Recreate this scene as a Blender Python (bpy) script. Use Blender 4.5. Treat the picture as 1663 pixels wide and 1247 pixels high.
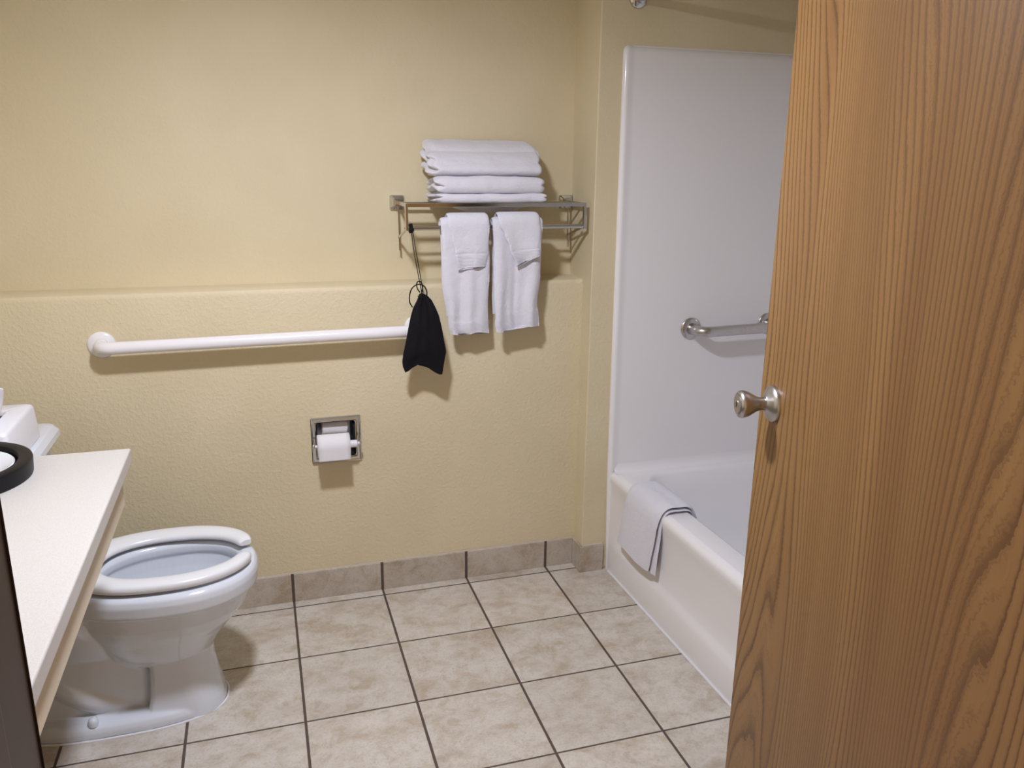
import bpy, math, random
from mathutils import Vector, noise
from math import sin, cos, pi, tan, radians, sqrt

sc = bpy.context.scene
for o in list(bpy.data.objects):
    bpy.data.objects.remove(o)

# ---------------------------------------------------------------- camera
cam_d = bpy.data.cameras.new('camera'); cam = bpy.data.objects.new('camera', cam_d)
sc.collection.objects.link(cam); sc.camera = cam
cam_d.sensor_fit = 'HORIZONTAL'; cam_d.sensor_width = 36.0
cam_d.lens = 36.0 * 1322.05 / 1663.0
cam_d.clip_start = 0.02
YAW, PITCH, ROLL = 0.302472, 0.266890, 0.0117322
fw = Vector((sin(YAW)*cos(PITCH), cos(YAW)*cos(PITCH), -sin(PITCH)))
rt0 = Vector((cos(YAW), -sin(YAW), 0)); up0 = rt0.cross(fw)
rt = rt0*cos(ROLL) + up0*sin(ROLL); up = -rt0*sin(ROLL) + up0*cos(ROLL)
from mathutils import Matrix
cam.matrix_world = Matrix(((rt.x, up.x, -fw.x, -0.0389550), (rt.y, up.y, -fw.y, -2.6300365),
                           (rt.z, up.z, -fw.z, 1.5040309), (0, 0, 0, 1)))

# ---------------------------------------------------------------- light and exposure
world = bpy.data.worlds.new('world'); sc.world = world; world.use_nodes = True
world.node_tree.nodes['Background'].inputs[0].default_value = (1.0, 0.66, 0.34, 1)
world.node_tree.nodes['Background'].inputs[1].default_value = 0.42
LAMP = Vector((0.05, -1.13, 2.12)); LAMP_R = 0.075; LAMP_E = 330.0
sc.view_settings.view_transform = 'Standard'
try: sc.view_settings.look = 'None'
except Exception: pass
sc.view_settings.gamma = 1.0; sc.view_settings.use_curve_mapping = False
sc.view_settings.exposure = 0.62

# ---------------------------------------------------------------- materials
class N:
    def __init__(s, name):
        s.m = bpy.data.materials.new(name); s.m.use_nodes = True
        s.t = s.m.node_tree; s.b = s.t.nodes['Principled BSDF']
        s.geo = s.t.nodes.new('ShaderNodeNewGeometry')
        s.oc = s.t.nodes.new('ShaderNodeTexCoord')
    def n(s, ty, **k):
        x = s.t.nodes.new(ty)
        for a, v in k.items(): setattr(x, a, v)
        return x
    def put(s, sock, v):
        if isinstance(v, (int, float, tuple, list)): sock.default_value = v
        else: s.t.links.new(v, sock)
    def math(s, op, a, b=None, c=None, clamp=False):
        x = s.n('ShaderNodeMath', operation=op, use_clamp=clamp); s.put(x.inputs[0], a)
        if b is not None: s.put(x.inputs[1], b)
        if c is not None: s.put(x.inputs[2], c)
        return x.outputs[0]
    def noise(s, vec, scale, detail=3, rough=0.5, dist=0.0):
        x = s.n('ShaderNodeTexNoise'); s.put(x.inputs['Vector'], vec)
        x.inputs['Scale'].default_value = scale; x.inputs['Detail'].default_value = detail
        x.inputs['Roughness'].default_value = rough; x.inputs['Distortion'].default_value = dist
        return x.outputs['Fac']
    def vmul(s, vec, sc3):
        x = s.n('ShaderNodeVectorMath', operation='MULTIPLY'); s.put(x.inputs[0], vec); x.inputs[1].default_value = sc3
        return x.outputs[0]
    def vadd(s, a, b):
        x = s.n('ShaderNodeVectorMath', operation='ADD'); s.put(x.inputs[0], a); s.put(x.inputs[1], b)
        return x.outputs[0]
    def sep(s, v):
        x = s.n('ShaderNodeSeparateXYZ'); s.put(x.inputs[0], v); return x.outputs
    def comb(s, a, b, c):
        x = s.n('ShaderNodeCombineXYZ')
        for i, v in enumerate((a, b, c)): s.put(x.inputs[i], v)
        return x.outputs[0]
    def ramp(s, fac, stops):
        x = s.n('ShaderNodeValToRGB'); s.put(x.inputs[0], fac)
        e = x.color_ramp.elements
        while len(e) < len(stops): e.new(0.5)
        for i, (p, c) in enumerate(stops):
            e[i].position = p; e[i].color = (c[0], c[1], c[2], 1) if isinstance(c, tuple) else (c, c, c, 1)
        return x.outputs[0]
    def mix(s, fac, a, b, mode='MIX'):
        x = s.n('ShaderNodeMix', data_type='RGBA', blend_type=mode)
        s.put(x.inputs[0], fac)
        s.put(x.inputs[6], (*a, 1) if isinstance(a, tuple) else a)
        s.put(x.inputs[7], (*b, 1) if isinstance(b, tuple) else b)
        return x.outputs[2]
    def maprange(s, v, a, b, c=0.0, d=1.0):
        x = s.n('ShaderNodeMapRange'); s.put(x.inputs[0], v)
        for i, q in enumerate((a, b, c, d)): x.inputs[i+1].default_value = q
        return x.outputs[0]
    def bump(s, h, dist=0.001, strength=1.0, chain=None):
        x = s.n('ShaderNodeBump'); s.put(x.inputs['Height'], h)
        x.inputs['Distance'].default_value = dist; x.inputs['Strength'].default_value = strength
        if chain is not None: s.t.links.new(chain, x.inputs['Normal'])
        return x.outputs[0]
    def done(s, color=None, rough=None, normal=None, **k):
        if color is not None: s.put(s.b.inputs['Base Color'], (*color, 1) if isinstance(color, tuple) else color)
        if rough is not None: s.put(s.b.inputs['Roughness'], rough)
        if normal is not None: s.put(s.b.inputs['Normal'], normal)
        for a, v in k.items(): s.put(s.b.inputs[a.replace('_', ' ')], v)
        return s.m

def srgb(r, g, b):
    f = lambda c: (c/255/12.92) if c/255 <= 0.04045 else ((c/255+0.055)/1.055)**2.4
    return (f(r), f(g), f(b))

M = {}
def plain(name, col, rough, **k):
    n = N(name); M[name] = n.done(col, rough, **k); return M[name]

# painted drywall, orange-peel texture
n = N('wall_paint'); P = n.geo.outputs['Position']
a = n.noise(P, 85, 3, .6); b = n.noise(P, 170, 2, .5); c = n.noise(P, 3.0, 2, .5)
zz = n.sep(P)[2]
rougher = n.maprange(zz, 1.08, 1.11, .62, 0.30)
h = n.math('MULTIPLY', n.math('ADD', n.math('MULTIPLY', n.ramp(a, [(.42, 0.0), (.68, 1.0)]), 1.0), n.math('MULTIPLY', b, .5)), rougher)
col = n.mix(n.ramp(c, [(.35, 0.0), (.65, 1.0)]), srgb(212, 199, 166), srgb(217, 204, 172))
M['wall'] = n.done(col, 0.62, n.bump(h, .0016, .75))
n = N('ceiling_paint'); M['ceiling'] = n.done(srgb(225, 220, 205), .9, n.bump(n.noise(n.geo.outputs['Position'], 60, 3), .002, .5))

PITCH_T = 0.312
def tile_material(name, axes, joint_axis2=True, dark=1.0, gw=.0038):
    n = N(name); P = n.geo.outputs['Position']; s = n.sep(P)
    u, v = s[axes[0]], s[axes[1]]
    wob = n.math('MULTIPLY', n.math('SUBTRACT', n.noise(P, 40, 2), .5), .0012)
    du = n.math('ADD', n.math('PINGPONG', u, PITCH_T/2), wob)
    g = n.maprange(du, gw-.0006, gw+.0006, 1.0, 0.0)
    if joint_axis2:
        dv = n.math('ADD', n.math('PINGPONG', v, PITCH_T/2), wob)
        g2 = n.maprange(dv, gw*.75-.0006, gw*.75+.0006, 1.0, 0.0)
        g = n.math('MAXIMUM', g, g2)
        iv = n.math('FLOOR', n.math('DIVIDE', v, PITCH_T))
    else: iv = 3.0
    iu = n.math('FLOOR', n.math('DIVIDE', u, PITCH_T))
    wn = n.n('ShaderNodeTexWhiteNoise', noise_dimensions='2D'); n.put(wn.inputs['Vector'], n.comb(iu, iv, 0.0))
    off = n.vmul(wn.outputs['Color'], (9.0, 7.0, 5.0)); Q = n.vadd(P, off)
    big = n.noise(n.vmul(Q, (1, 1.6, 1)), 7.5, 6, .62, .35); med = n.noise(Q, 24, 6, .62, .6); fine = n.noise(Q, 150, 4, .7)
    veins = n.noise(Q, 11, 8, .72, 1.4)
    base = n.ramp(big, [(.34, srgb(180, 166, 148)), (.47, srgb(196, 187, 175)), (.60, srgb(206, 199, 189))])
    base = n.mix(n.ramp(med, [(.50, 0.0), (.72, .65)]), base, srgb(172, 154, 130))
    base = n.mix(n.ramp(veins, [(.44, .40), (.52, 0.0)]), base, srgb(214, 209, 202))
    base = n.mix(n.ramp(fine, [(.30, .35), (.5, 0.0)]), base, srgb(140, 124, 104))
    br = n.maprange(wn.outputs['Value'], 0, 1, .94, 1.04)
    base = n.mix(1.0, base, n.comb(br, br, br), 'MULTIPLY')
    if dark != 1.0: base = n.mix(1.0, base, (dark, dark*.965, dark*.93), 'MULTIPLY')
    grout = n.mix(n.noise(P, 120, 3), srgb(70, 58, 50), srgb(98, 84, 75))
    col = n.mix(g, base, grout)
    h = n.math('SUBTRACT', n.math('MULTIPLY', med, .25), n.math('MULTIPLY', g, 1.0))
    r = n.math('ADD', n.math('MULTIPLY', g, .4), n.maprange(fine, .3, .7, .34, .46))
    return n.done(col, r, n.bump(h, .0012, .7))
M['floor_tile'] = tile_material('floor_tile', (0, 1))
M['base_tile'] = tile_material('base_tile', (0, 1), False, .86, .0050)

# oak woodgrain laminate: contour lines of a stretched field (local x across, local z up)
n = N('oak_laminate'); O = n.oc.outputs['Object']; s = n.sep(O)
warp = n.noise(n.vmul(O, (2.7, 1, .42)), 1.0, 1, .4, .15)
warp2 = n.noise(n.vmul(O, (9, 1, 1.1)), 1.0, 2, .5)
jag = n.noise(n.vmul(O, (90, 1, 110)), 1.0, 3, .65)
u = n.math('ADD', n.math('MULTIPLY', s[0], 66.0), n.math('MULTIPLY', warp, 40.0))
u = n.math('ADD', u, n.math('MULTIPLY', warp2, 3.4)); u = n.math('ADD', u, n.math('MULTIPLY', jag, .34))
f = n.math('FRACT', u)
line = n.ramp(f, [(0.0, .9), (.10, .85), (.24, .20), (.70, 0.0), (.97, .15)])
fineu = n.math('FRACT', n.math('ADD', n.math('MULTIPLY', u, 3.0), n.math('MULTIPLY', jag, .6)))
fl = n.ramp(fineu, [(0.0, .8), (.35, 0.0), (1.0, .1)])
dens = n.ramp(n.noise(n.vmul(O, (6.0, 1, .25)), 1.0, 3, .6), [(.42, 0.0), (.56, 1.0)])
lines = n.math('ADD', n.math('MULTIPLY', line, n.maprange(dens, 0, 1, .95, .75)), n.math('MULTIPLY', fl, n.math('MULTIPLY', dens, .60)), clamp=True)
pores = n.noise(n.vmul(O, (420, 1, 14)), 1.0, 3, .6)
tone = n.noise(n.vmul(O, (9, 1, .5)), 1.0, 3, .6)
base = n.mix(n.ramp(tone, [(.35, 0.0), (.65, 1.0)]), srgb(143, 108, 64), srgb(128, 92, 53))
col = n.mix(n.math('MULTIPLY', lines, .95), base, srgb(74, 44, 22))
col = n.mix(n.ramp(pores, [(.30, .38), (.48, 0.0)]), col, srgb(120, 82, 52))
M['oak'] = n.done(col, .42, n.bump(n.math('SUBTRACT', 1.0, lines), .0002, .5), Specular_IOR_Level=.42)
plain('door_edge', srgb(120, 82, 50), .6)

plain('ceramic', srgb(214, 219, 228), .12, Coat_Weight=.5, Coat_Roughness=.05)
plain('seat_plastic', srgb(226, 227, 230), .22)
plain('tub_acrylic', srgb(236, 234, 236), .20, Coat_Weight=.3, Coat_Roughness=.08)
n = N('counter_laminate'); P = n.geo.outputs['Position']
cc = n.mix(n.ramp(n.noise(P, 380, 3, .7), [(.40, 0.0), (.62, 1.0)]), srgb(196, 193, 190), srgb(186, 181, 176))
cc = n.mix(n.ramp(n.noise(P, 900, 2, .6), [(.30, .5), (.42, 0.0)]), cc, srgb(196, 182, 168))
M['counter'] = n.done(cc, .38)
n = N('counter_apron'); P = n.geo.outputs['Position']
M['apron'] = n.done(n.mix(n.noise(P, 60, 4), srgb(214, 200, 180), srgb(204, 190, 168)), .5)
plain('white_enamel', srgb(236, 234, 238), .18, Coat_Weight=.4)
plain('white_plastic', srgb(224, 224, 230), .35)
plain('chrome', (.60, .61, .61), .13, Metallic=1.0)
plain('shaded_chrome', (.22, .24, .27), .22, Metallic=1.0)  # darker copy of chrome, the recess shadow put into its base colour
n = N('brushed_steel'); O = n.oc.outputs['Object']
M['brushed'] = n.done(srgb(196, 193, 192), n.maprange(n.noise(n.vmul(O, (900, 60, 60)), 1, 2), .3, .7, .27, .31), None, Metallic=1.0)
n = N('satin_nickel'); O = n.oc.outputs['Object']
M['satin'] = n.done(srgb(186, 184, 184), n.maprange(n.noise(n.vmul(O, (500, 500, 500)), 1, 2), .3, .7, .29, .33), None, Metallic=1.0)
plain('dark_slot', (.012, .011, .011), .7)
plain('black_plastic', (.006, .006, .0075), .42, Specular_IOR_Level=.22)
plain('keyway', (.03, .03, .03), .6)
n = N('door_frame_paint'); O = n.geo.outputs['Position']
M['frame'] = n.done(n.mix(n.noise(n.vmul(O, (20, 20, 3)), 1, 3), srgb(66, 54, 52), srgb(52, 42, 41)), .42)
n = N('terry_cloth'); P = n.oc.outputs['Object']
v = n.noise(P, 420, 3, .7); w = n.noise(P, 60, 4, .6)
h = n.math('ADD', n.math('MULTIPLY', v, 1.0), n.math('MULTIPLY', w, 1.1))
M['terry'] = n.done(n.mix(v, srgb(221, 220, 231), srgb(237, 236, 245)), .95, n.bump(h, .0035, .75), Sheen_Weight=.25, Sheen_Roughness=.5)
n = N('woven_hem'); P = n.oc.outputs['Object']
sx = n.sep(P)
h = n.math('SINE', n.math('MULTIPLY', sx[2], 2600.0))
M['hem'] = n.done(srgb(231, 230, 240), .9, n.bump(n.math('ADD', h, n.math('MULTIPLY', n.noise(P, 90, 3), 2.0)), .0008, .7), Sheen_Weight=.2)
n = N('black_nylon'); P = n.oc.outputs['Object']
M['nylon'] = n.done((.0035, .0035, .0060), .75, n.bump(n.noise(P, 38, 4, .55), .006, .6), Specular_IOR_Level=.22)
plain('black_cord', (.005, .005, .006), .8, Specular_IOR_Level=.25)
n = N('paper'); P = n.oc.outputs['Object']
M['paper'] = n.done(srgb(226, 224, 228), .95, n.bump(n.noise(P, 200, 3), .001, .5))
plain('grout_caulk', srgb(196, 186, 172), .8)
n = N('water'); M['water'] = n.done((.8, .85, .85), .02, None, Transmission_Weight=.9, IOR=1.33)
n = N('lamp_glass'); M['lamp'] = n.done((.9, .9, .9), .4, None, Emission_Color=(1.0, 1.035, 1.18, 1), Emission_Strength=LAMP_E)

# ---------------------------------------------------------------- mesh helpers
class Mb:
    def __init__(s): s.v = []; s.f = []; s.fm = []; s.mi = 0
    def add(s, v, f):
        o = len(s.v); s.v += [tuple(p) for p in v]; s.f += [tuple(i+o for i in q) for q in f]; s.fm += [s.mi]*len(f); return s
    def box(s, lo, hi):
        x0, y0, z0 = lo; x1, y1, z1 = hi
        v = [(x0,y0,z0),(x1,y0,z0),(x1,y1,z0),(x0,y1,z0),(x0,y0,z1),(x1,y0,z1),(x1,y1,z1),(x0,y1,z1)]
        return s.add(v, [(0,3,2,1),(4,5,6,7),(0,1,5,4),(1,2,6,5),(2,3,7,6),(3,0,4,7)])
    def loft(s, rings, cap0=True, cap1=True, closed=True):
        n = len(rings[0]); v = [p for r in rings for p in r]; f = []
        for i in range(len(rings)-1):
            for j in range(n if closed else n-1):
                k = (j+1) % n
                f.append((i*n+j, i*n+k, (i+1)*n+k, (i+1)*n+j))
        if cap0: f.append(tuple(reversed(range(n))))
        if cap1: f.append(tuple(range((len(rings)-1)*n, len(rings)*n)))
        return s.add(v, f)
    def tube(s, path, r, seg=16, cap=True, flat=None, loop=False):
        P = [Vector(p) for p in path]; rings = []; n = len(P); prev = None
        for i, p in enumerate(P):
            if loop: t = P[(i+1) % n] - P[i-1]
            else: t = P[min(i+1, n-1)] - P[max(i-1, 0)]
            t.normalize()
            if prev is None:
                a = Vector((0, 0, 1)) if abs(t.z) < .9 else Vector((1, 0, 0))
                u = t.cross(a).normalized()
            else:
                u = (prev - t*prev.dot(t)).normalized()
            prev = u; w = t.cross(u); rr = r[i] if isinstance(r, (list, tuple)) else r
            rings.append([p + u*cos(2*pi*k/seg)*rr + w*sin(2*pi*k/seg)*rr for k in range(seg)])
        if loop: rings.append(rings[0])
        return s.loft(rings, cap and not loop, cap and not loop)
    def lathe(s, prof, o, axis, seg=40):
        # prof: (radius, distance along axis)
        a = Vector(axis).normalized(); o = Vector(o)
        t = Vector((0, 0, 1)) if abs(a.z) < .9 else Vector((1, 0, 0))
        u = a.cross(t).normalized(); w = a.cross(u)
        rings = [[o + a*d + (u*cos(2*pi*k/seg) + w*sin(2*pi*k/seg))*max(r, 1e-5) for k in range(seg)] for r, d in prof]
        return s.loft(rings)

def cat_curve(pts, per=8):
    P = [Vector(p) for p in pts]; out = []
    P = [P[0]*2-P[1]] + P + [P[-1]*2-P[-2]]
    for i in range(1, len(P)-2):
        a, b, c, d = P[i-1:i+3]
        for k in range(per):
            t = k/per
            out.append(.5*((2*b)+(c-a)*t+(2*a-5*b+4*c-d)*t*t+(3*b-a-3*c+d)*t**3))
    out.append(P[-2]); return out

def interp(t, xs, ys):
    if t <= xs[0]: return ys[0]
    for i in range(len(xs)-1):
        if t <= xs[i+1]:
            k = (t-xs[i])/(xs[i+1]-xs[i]); return ys[i]*(1-k)+ys[i+1]*k
    return ys[-1]
def smoothi(t, xs, ys):
    if t <= xs[0]: return ys[0]
    for i in range(len(xs)-1):
        if t <= xs[i+1]:
            k = (t-xs[i])/(xs[i+1]-xs[i]); k = k*k*(3-2*k); return ys[i]*(1-k)+ys[i+1]*k
    return ys[-1]

def obj(name, mb, mats, parent=None, smooth=True, bevel=0, angle=40, origin=None):
    if isinstance(mats, str): mats = [mats]
    if parent is not None: o0 = Vector(parent.get('_w', (0, 0, 0)))
    elif origin is not None: o0 = Vector(origin)
    else:
        xs = [p[0] for p in mb.v]; ys = [p[1] for p in mb.v]; zs = [p[2] for p in mb.v]
        o0 = Vector(((min(xs)+max(xs))/2, (min(ys)+max(ys))/2, min(zs)))
    me = bpy.data.meshes.new(name)
    me.from_pydata([tuple(Vector(p)-o0) for p in mb.v], [], mb.f); me.update()
    for m in mats: me.materials.append(M[m])
    for p, mi in zip(me.polygons, mb.fm): p.material_index = mi; p.use_smooth = smooth
    import bmesh
    bm = bmesh.new(); bm.from_mesh(me); bmesh.ops.remove_doubles(bm, verts=bm.verts, dist=1e-6)
    bmesh.ops.recalc_face_normals(bm, faces=bm.faces); bm.to_mesh(me); bm.free()
    if smooth: me.set_sharp_from_angle(angle=radians(angle))
    o = bpy.data.objects.new(name, me); sc.collection.objects.link(o)
    if parent is not None: o.parent = parent
    else: o.location = o0
    o['_w'] = tuple(o0)
    if bevel:
        b = o.modifiers.new('bevel', 'BEVEL'); b.width = bevel; b.segments = 4; b.limit_method = 'ANGLE'; b.angle_limit = radians(35)
        b.harden_normals = False
    return o
def tag(o, label=None, cat=None, group=None, kind=None):
    if label: o['label'] = label
    if cat: o['category'] = cat
    if group: o['group'] = group
    if kind: o['kind'] = kind
    return o
def thing(name, label, cat, loc=(0, 0, 0), group=None):
    o = bpy.data.objects.new(name, None); sc.collection.objects.link(o); o.location = loc
    o.empty_display_size = .05; o['_w'] = tuple(loc)
    return tag(o, label, cat, group)
def superell(xc, yc, ax, ay, z, n=64, e=2.3, xb=None):
    # elongated outline: xf/xb may differ
    out = []
    for k in range(n):
        t = 2*pi*k/n; c, s_ = cos(t), sin(t)
        rx = ax if c >= 0 or xb is None else xb
        out.append((xc+rx*math.copysign(abs(c)**(2/e), c), yc+ay*math.copysign(abs(s_)**(2/e), s_), z))
    return out

# ================================================================ THE SETTING
YL, YU, ZL = .05, .18, 1.105          # lower wall face, upper wall face, ledge height
XL, XR, YF, ZC = -.90, 1.93, -2.15, 2.20
XP = 1.056                            # return wall beside the tub alcove
# back wall with its ledge and an opening for the recessed holder
HX0, HX1, HZ0, HZ1 = .104, .241, .522, .650
rows = [(YL,0),(YL,HZ0),(YL,HZ1),(YL,1.088),(YL+.0015,1.096),(YL+.005,1.102),(YL+.011,ZL),(YU,ZL),(YU,ZC)]
cols = [XL-.1, HX0, HX1, XP+.02]
w = Mb(); vv = [(x, y, z) for (y, z) in rows for x in cols]; ff = []
for i in range(len(rows)-1):
    for j in range(3):
        if i == 1 and j == 1: continue
        ff.append((i*4+j, i*4+j+1, (i+1)*4+j+1, (i+1)*4+j))
w.add(vv, ff)
tag(obj('wall_back', w, 'wall', angle=30, origin=(0, YL, 0)), kind='structure', label='beige textured wall behind the toilet with a low ledge')
w = Mb(); w.box((XP, -.03, 0), (XR+.1, .30, ZC))
tag(obj('wall_alcove', w, 'wall', smooth=False, bevel=.004), kind='structure')
w = Mb(); w.box((XL-.1, YF-.12, 0), (XL, .30, ZC)); tag(obj('wall_left', w, 'wall', smooth=False), kind='structure')
w = Mb(); w.box((XR, YF-.12, 0), (XR+.1, -.03, ZC)); tag(obj('wall_right', w, 'wall', smooth=False), kind='structure')
w = Mb(); w.box((1.15, -1.72, 0), (XR, -1.60, ZC)); tag(obj('wall_tub_end', w, 'wall', smooth=False), kind='structure')
DX0, DX1, DZ = -.187, .705, 2.04
w = Mb(); w.box((XL, YF-.12, 0), (DX0-.03, YF, ZC)); w.box((DX1+.03, YF-.12, 0), (XR, YF, ZC)); w.box((DX0-.03, YF-.12, DZ+.03), (DX1+.03, YF, ZC))
tag(obj('wall_front', w, 'wall', smooth=False), kind='structure')
w = Mb(); w.box((XL-.1, -3.6, -.08), (XR+.1, .30, 0)); tag(obj('floor', w, 'floor_tile', smooth=False, origin=(0, 0, 0)), kind='structure', label='beige square ceramic tile floor with dark grout')
w = Mb(); w.box((XL-.1, YF-.12, ZC), (XR+.1, .30, ZC+.08)); tag(obj('ceiling', w, 'ceiling', smooth=False), kind='structure')
# tile baseboards: y face .040
BZ = .106
w = Mb(); w.box((XL, .040, 0), (XP-.0105, YL, BZ))
tag(obj('baseboard_back', w, 'base_tile', smooth=False, bevel=.0015), kind='structure')
w = Mb(); w.box((XP-.0105, -.030, 0), (XP, YL, BZ))
tag(obj('baseboard_return', w, 'base_tile', smooth=False, bevel=.0015), kind='structure')
w = Mb(); w.box((XP-.0105, -.041, 0), (1.140, -.030, BZ-.002))
tag(obj('baseboard_pier', w, 'base_tile', smooth=False, bevel=.0015), kind='structure')
w = Mb(); w.box((XL, YF, 0), (XL+.01, .04, BZ)); tag(obj('baseboard_left', w, 'base_tile', smooth=False), kind='structure')
# rough grout bead along the top of the back baseboard
w = Mb()
def bead(p0, p1, r, seed):
    random.seed(seed); n_ = int((Vector(p1)-Vector(p0)).length/.006)+2; pts = []; rr = []
    for i in range(n_+1):
        t = i/n_; p = Vector(p0).lerp(Vector(p1), t)
        pts.append(p+Vector((0, 0, random.uniform(-.0008, .0008)))); rr.append(r*random.uniform(.6, 1.25))
    w.tube(pts, rr, 6)
bead((XL+.02, .0475, BZ+.0005), (XP-.012, .0475, BZ+.0005), .0030, 2)
bead((XP+.001, -.0325, BZ-.001), (1.138, -.0325, BZ-.001), .0040, 3)
tag(obj('trim_1', w, 'grout_caulk'), kind='structure')
# painted steel door frame
w = Mb()
for x0, x1, s1 in ((DX0-.03, DX0, 1), (DX1, DX1+.03, -1)):
    w.box((x0, YF-.135, 0), (x1, YF+.012, DZ+.03))
    if s1 > 0: w.box((x1, YF-.135, 0), (x1+.012, YF-.075, DZ)); w.box((x0-.03, YF-.135, 0), (x0, YF-.12, DZ+.06)); w.box((x0-.03, YF, 0), (x0, YF+.012, DZ+.06))
    else: w.box((x0-.012, YF-.135, 0), (x0, YF-.075, DZ)); w.box((x1, YF-.135, 0), (x1+.03, YF-.12, DZ+.06))
w.box((DX0, YF-.135, DZ), (DX1, YF+.012, DZ+.03)); w.box((DX0-.06, YF-.135, DZ+.03), (DX1+.06, YF-.12, DZ+.06))
tag(obj('trim_2', w, 'frame', smooth=False, bevel=.003), kind='structure', label='dark brown door frame jamb')

# ================================================================ DOOR LEAF (opened into the room)
EX, EY = .866, -1.335                  # free edge, visible face
hd = radians(12.5)
dirv = Vector((sin(hd), cos(hd), 0)); nrm = Vector((-cos(hd), sin(hd), 0))   # hinge->edge, face normal (left)
LW, LT = .83, .044
hinge = Vector((EX, EY, 0)) - dirv*LW
door = bpy.data.objects.new('door_1', bpy.data.meshes.new('door_1')); sc.collection.objects.link(door)
w = Mb(); w.box((0, 0, .012), (LW, LT, 2.03))     # local x along leaf, local -y = visible face side
me = door.data; me.from_pydata(w.v, [], w.f); me.materials.append(M['oak']); me.materials.append(M['door_edge'])
for p in me.polygons:
    if abs(p.normal.y) < .5: p.material_index = 1
# local y axis must point away from nrm
door.matrix_world = Matrix(((dirv.x, -nrm.x, 0, hinge.x), (dirv.y, -nrm.y, 0, hinge.y), (0, 0, 1, 0), (0, 0, 0, 1)))
b = door.modifiers.new('b', 'BEVEL'); b.width = .0015; b.segments = 2
tag(door, kind='structure', label='open oak woodgrain door with a satin metal knob')
KZ, KX = 1.078, LW-.064
def dobj(name, mb, mat, parent, **k):
    o = obj(name, mb, mat, origin=(0, 0, 0), **k); o.parent = parent; return o
w = Mb(); w.lathe([(0, 0), (.0345, 0), (.0345, .004), (.033, .007), (.026, .011), (.018, .016), (.0155, .0185), (0, .0185)], (KX, 0, KZ), (0, -1, 0), 48)
dobj('rosette', w, 'satin', door)
w = Mb(); w.lathe([(0, .015), (.0125, .015), (.0122, .026), (.0135, .032), (.0185, .041), (.0235, .050), (.0258, .058), (.0258, .062), (.0245, .0655), (.0205, .068), (.0195, .0672), (0, .0672)], (KX, 0, KZ), (0, -1, 0), 48)
knob = dobj('door_knob', w, 'satin', door)
w = Mb(); w.lathe([(0, .067), (.0175, .067), (.0175, .0690), (.0165, .0695), (.0085, .0695), (.0080, .0705), (0, .0705)], (KX, 0, KZ), (0, -1, 0), 40)
lc = dobj('lock_cylinder', w, 'satin', knob)
w.__init__(); w.box((KX-.0011, -.0712, KZ-.0055), (KX+.0011, -.0700, KZ+.0055)); w.box((KX-.003, -.0711, KZ-.0008), (KX+.003, -.0700, KZ+.0012))
dobj('keyhole', w, 'keyway', knob, smooth=False)
for hz in (.25, 1.02, 1.80):
    w = Mb(); w.tube([(-.006, LT/2-.018, hz-.05), (-.006, LT/2-.018, hz+.05)], .006, 12)
    dobj('hinge', w, 'satin', door)
w = Mb(); w.box((LW-.001, .010, KZ-.028), (LW+.0012, LT-.010, KZ+.028)); w.box((LW, .016, KZ-.008), (LW+.010, LT-.016, KZ+.008))
dobj('latch', w, 'satin', door, smooth=False)

# ================================================================ CEILING LIGHT
t = thing('ceiling_light', 'small round flush light fixture with flat frosted diffuser under the ceiling', 'light', (LAMP.x, LAMP.y, ZC))
w = Mb(); w.lathe([(0, 0), (.10, 0), (.10, .012), (LAMP_R+.006, .03), (LAMP_R+.004, ZC-LAMP.z-.001), (LAMP_R, ZC-LAMP.z-.001), (0, ZC-LAMP.z-.001)], (LAMP.x, LAMP.y, ZC), (0, 0, -1))
obj('housing', w, 'white_enamel', t)
w = Mb(); w.lathe([(LAMP_R, .0), (LAMP_R-.006, -.0015), (LAMP_R*.5, -.004), (0, -.005)], LAMP, (0, 0, 1)); obj('diffuser', w, 'lamp', t)

# ================================================================ TUB / SHOWER UNIT
TY0, TY1, TX1 = -.048, -1.598, 1.925
def tubx(y): return 1.150 + (-y-.05)*.020
t = thing('bathtub', 'white bathtub with moulded shower surround beside the open door', 'bathtub', (1.52, -.82, 0))
w = Mb()
aprof = [(.008, 0), (.006, .02), (.0045, .105), (.008, .12), (.014, .134), (.018, .15), (.0185, .20), (.014, .30), (.006, .345), (.001, .368), (.001, .380), (.005, .390), (.013, .3965), (.026, .399)]
NY = 40; rings = []
for i in range(NY+1):
    y = TY0 + (TY1-TY0)*i/NY
    # recess in the apron fades out near its ends
    e = min(1, max(0, (TY0-y-.02)/.10)); e = e*e*(3-2*e)
    r_ = []
    for dx, z in aprof:
        d = dx if z > .32 else interp(z, [0, .30, .34], [.006, .006, .004])*(1-e) + dx*e
        r_.append((tubx(y)+d, y, z))
    rings.append(r_)
w.loft(rings, False, False, closed=False)
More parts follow.
